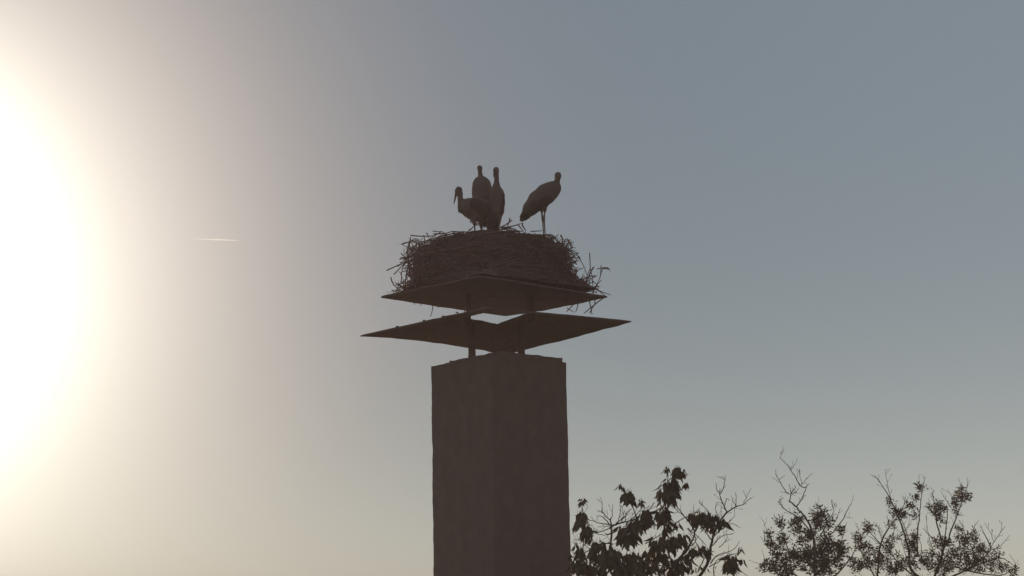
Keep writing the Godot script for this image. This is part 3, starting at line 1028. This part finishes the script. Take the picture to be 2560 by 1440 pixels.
func build_bare_topped_tree() -> void:
	var z := -27.0
	var hub := spot(2036, 1452, z)
	var foot := Vector3(hub.x + 0.1, 0, z)
	var t := base("tree", foot)
	tag(t, "bushy small-leaved tree with a bare forked branch rising from its top left", "tree", "trees below the nest")
	trunk(t, [Vector3.ZERO, Vector3(-0.06, 1.8, 0), Vector3(0.02, 3.6, 0.05), hub - foot], 0.14, 0.05)
	var twigs := new_st()
	limbs(t, twigs, [
		["590,1300 590,1050 585,900 560,790 545,730 500,650 420,560 350,500", 9, 3.2], ["350,510 365,430 352,340", 3.0, 1.3], ["365,430 410,375 400,350", 2.2, 1.1], ["362,430 400,425 445,375", 2.2, 1.0], ["352,435 310,400 260,310 220,240", 2.6, 1.1], ["255,298 305,258", 1.4, 0.8], ["418,552 470,480 510,370 521,342", 3.2, 1.4],
		["510,372 460,360 410,280 360,200 305,130 262,98", 2.8, 1.2], ["262,98 278,60 280,32", 1.3, 0.8], ["362,202 400,160 427,95", 1.5, 0.8], ["468,345 500,310 566,235", 1.6, 0.9], ["470,350 452,260 445,188", 1.5, 0.8], ["545,780 480,700 400,630 300,570 262,520 240,500", 3.4, 1.4], ["275,540 262,510 258,485", 1.6, 0.9],
		["205,620 260,730 310,850 340,960 420,1120", 1.2, 3], ["640,830 720,680 770,590 742,500", 3, 1.0], ["700,780 780,690 835,565", 2.6, 1.0], ["760,800 850,680 900,580 938,522", 3, 1.2], ["880,650 950,660", 1.2, 0.7], ["600,780 570,640 542,555", 2.4, 1.0], ["640,760 620,620 598,505", 2.4, 1.0], ["830,1020 760,920 700,850 650,690 660,580", 5, 1.4],
		["590,1200 700,1100 830,1000 845,880 890,700", 5, 1.2], ["560,1280 380,1180 220,1000 130,900 112,780", 5, 1.2], ["150,830 125,740 105,680", 1.4, 0.7], ["520,940 450,850 340,780", 3, 1.2], ["560,830 480,800 380,720", 3, 1.2], ["420,1120 250,1080 110,1100 40,1080", 3, 1.0], ["330,960 240,920 160,830", 2.2, 1.0], ["90,960 130,1060 200,1140", 0.9, 1.6], ["700,1300 860,1120 960,980 980,780", 5, 1.4], ["790,560 790,520", 1.2, 0.8], ["755,560 750,490", 1.2, 0.7],
	], 1880.0, 1120.0, 3.765, z, 0.25, 9.0)
	var tw := hang("twigs", done(twigs), mat["bark"], t)
	tw.set_meta("kind", "stuff")
	sprigs(t, [[275, 710, 38, 50], [370, 710, 25, 30], [430, 690, 45, 60, 1.1], [420, 770, 60, 40], [640, 620, 55, 60, 1.2], [625, 700, 60, 80, 1.1], [715, 700, 40, 60], [280, 880, 55, 50, 1.4], [165, 830, 32, 40], [200, 930, 60, 60, 0.8], [400, 1010, 110, 80, 1.2], [700, 900, 90, 100, 1.3], [560, 830, 60, 70, 1.3], [150, 1110, 60, 70], [300, 1150, 130, 90, 1.0], [690, 1110, 130, 120, 1.2], [540, 1080, 90, 130, 1.1], [830, 790, 35, 60, 0.8], [840, 1000, 80, 120, 1.0], [480, 880, 60, 50, 0.8], [250, 1030, 90, 60, 0.8], [620, 1000, 120, 100, 1.0]],
		1880.0, 1120.0, 3.765, z, 0.125, 0.052)


func build_tufted_tree() -> void:
	var z := -28.6
	var hub := spot(2330, 1458, z)
	var foot := Vector3(hub.x, 0, z)
	var t := base("tree", foot)
	tag(t, "wide tree with upright stems ending in leafy tufts, rightmost of the trees", "tree", "trees below the nest")
	trunk(t, [Vector3.ZERO, Vector3(0.05, 1.7, 0.02), Vector3(-0.03, 3.4, 0), hub - foot], 0.15, 0.06)
	var twigs := new_st()
	limbs(t, twigs, [
		["1690,1290 1500,1150 1480,1000 1450,860 1390,680 1320,520 1240,380 1160,265", 8, 1.2], ["1210,330 1150,260", 1.2, 0.7], ["1300,450 1275,340 1258,235", 1.8, 0.8], ["1560,1000 1550,860 1570,680 1595,440 1630,265", 5, 0.9], ["1590,400 1568,280", 1.4, 0.7], ["1475,860 1425,720 1390,640", 2.6, 1.0], ["1180,1250 1200,950 1260,800 1310,720 1370,640 1475,455", 6, 1.0],
		["1300,740 1272,660 1270,630", 1.8, 0.8], ["1420,560 1450,440", 1.4, 0.7], ["1690,1290 1790,1000 1780,860 1740,700 1720,540 1690,420", 7, 1.0], ["1800,950 1815,860 1840,600 1835,560", 4, 1.2], ["1800,960 1850,850 1910,680 1980,500 1975,400", 5, 1.4], ["1900,480 1870,440 1838,385", 1.6, 0.7], ["1975,400 1960,330 1940,280", 1.4, 0.7], ["2010,420 2025,350 2030,275", 1.4, 0.7], ["1870,560 1820,480 1775,395", 1.8, 0.7], ["1715,500 1700,430 1710,395", 1.4, 0.7], ["1660,470 1690,560", 0.8, 1.4],
		["1720,1000 1700,960 1660,820 1635,640", 3, 0.8], ["1735,870 1650,800 1625,745", 2.2, 0.8], ["1240,930 1140,830 1030,688", 3, 1.0], ["1690,1290 1480,1170 1400,1100 1240,930 1100,830", 5, 1.4], ["1240,900 1210,830 1168,698", 2.4, 0.8], ["1230,850 1190,730", 1.6, 0.8], ["1690,1290 2050,1130 2240,960 2190,820 2150,720", 6, 0.8], ["2240,940 2285,880 2350,765 2348,690", 2.4, 0.8], ["2280,885 2240,790 2185,700", 1.8, 0.7], ["2240,965 2340,920 2425,815", 2.4, 0.7],
		["2060,810 2100,730 2135,675", 1.8, 0.7], ["1300,1000 1330,870 1345,720", 2.4, 0.9], ["1560,950 1470,860 1400,790", 2.0, 0.9], ["2000,1140 2090,1000 2010,830 1995,760", 4, 1.0], ["2070,960 2110,850 2120,790", 2.6, 0.9], ["1600,1000 1590,900 1560,830", 2, 0.9], ["1700,1130 1680,950 1655,850", 2, 0.8], ["1990,780 1985,680", 1.4, 0.7], ["1400,860 1430,960 1450,1010", 0.9, 1.6], ["1350,850 1440,770 1500,690", 1.8, 0.9], ["2420,1000 2480,1090 2490,1180", 0.8, 1.6], ["2050,1130 2300,1040 2400,1060 2490,1130", 4, 1.0], ["1000,780 990,710", 1.2, 0.7], ["1950,1140 2330,1200 2460,1130", 4, 1.4], ["1180,1250 1040,1000 960,800", 4, 1.2],
	], 1880.0, 1120.0, 3.765, z, 0.28, 8.0)
	var tw := hang("twigs", done(twigs), mat["bark"], t)
	tw.set_meta("kind", "stuff")
	sprigs(t, [[1590, 370, 34, 52, 0.9], [1530, 470, 34, 50, 0.9], [1510, 550, 38, 50, 0.9], [1540, 640, 22, 38, 1.0], [1280, 510, 38, 48, 0.8], [1320, 610, 40, 40, 0.8], [1385, 630, 62, 66, 1.2], [1740, 590, 78, 84, 1.4], [1775, 680, 40, 45, 1.2], [1955, 430, 55, 52, 1.5], [2005, 470, 40, 50, 1.2], [1915, 520, 45, 45, 1.2], [1915, 600, 48, 36, 0.8], [1925, 770, 48, 40, 0.8], [1095, 770, 50, 55, 1.0], [1000, 850, 55, 60, 0.9], [1060, 930, 80, 70, 1.2], [1320, 720, 55, 36, 0.8], [1345, 850, 36, 36, 0.8], [1490, 900, 60, 80, 1.3], [1530, 850, 40, 60], [1800, 905, 85, 60, 1.4], [1990, 860, 70, 60, 1.2], [2100, 850, 45, 55, 1.0], [1950, 980, 130, 70, 0.9], [2100, 960, 80, 70, 0.9], [2200, 970, 60, 60, 0.7], [2300, 1010, 60, 60, 0.7],
		[1190, 1060, 190, 110, 0.9], [1290, 940, 70, 60, 0.9], [1500, 1060, 170, 110, 0.9], [1790, 1080, 180, 120, 1.1], [2090, 1090, 190, 110, 1.0], [2340, 1120, 110, 80, 0.8], [1010, 1100, 110, 110, 0.9], [2450, 1160, 50, 50, 0.7], [1340, 1160, 200, 60, 0.8]],
		1880.0, 1120.0, 3.765, z, 0.12, 0.044)


# ------------------------------------------------------------------ a far vapour trail

func build_vapour_trail() -> void:
	var z := -8000.0
	var origin := spot(533, 599, z)
	var st := new_st()
	var pts := []
	var radii := []
	for i in 25:
		var f := i / 24.0
		pts.append(spot(lerpf(478, 598, f), lerpf(597.2, 601.0, f), z) - origin)
		radii.append(absf(z) / FOCAL * (1.4 * pow(sin(PI * clampf(f * 0.96 + 0.02, 0, 1)), 0.8) * (0.45 + 0.55 * smoothstep(0.2, 0.6, f)) + 0.1))
	tube(st, pts, radii, 8)
	var o := hang("cloud_streak", done(st), mat["vapour"])
	o.position = origin
	tag(o, "short bright vapour trail of a distant aircraft, level streak left of the nest", "vapour trail")
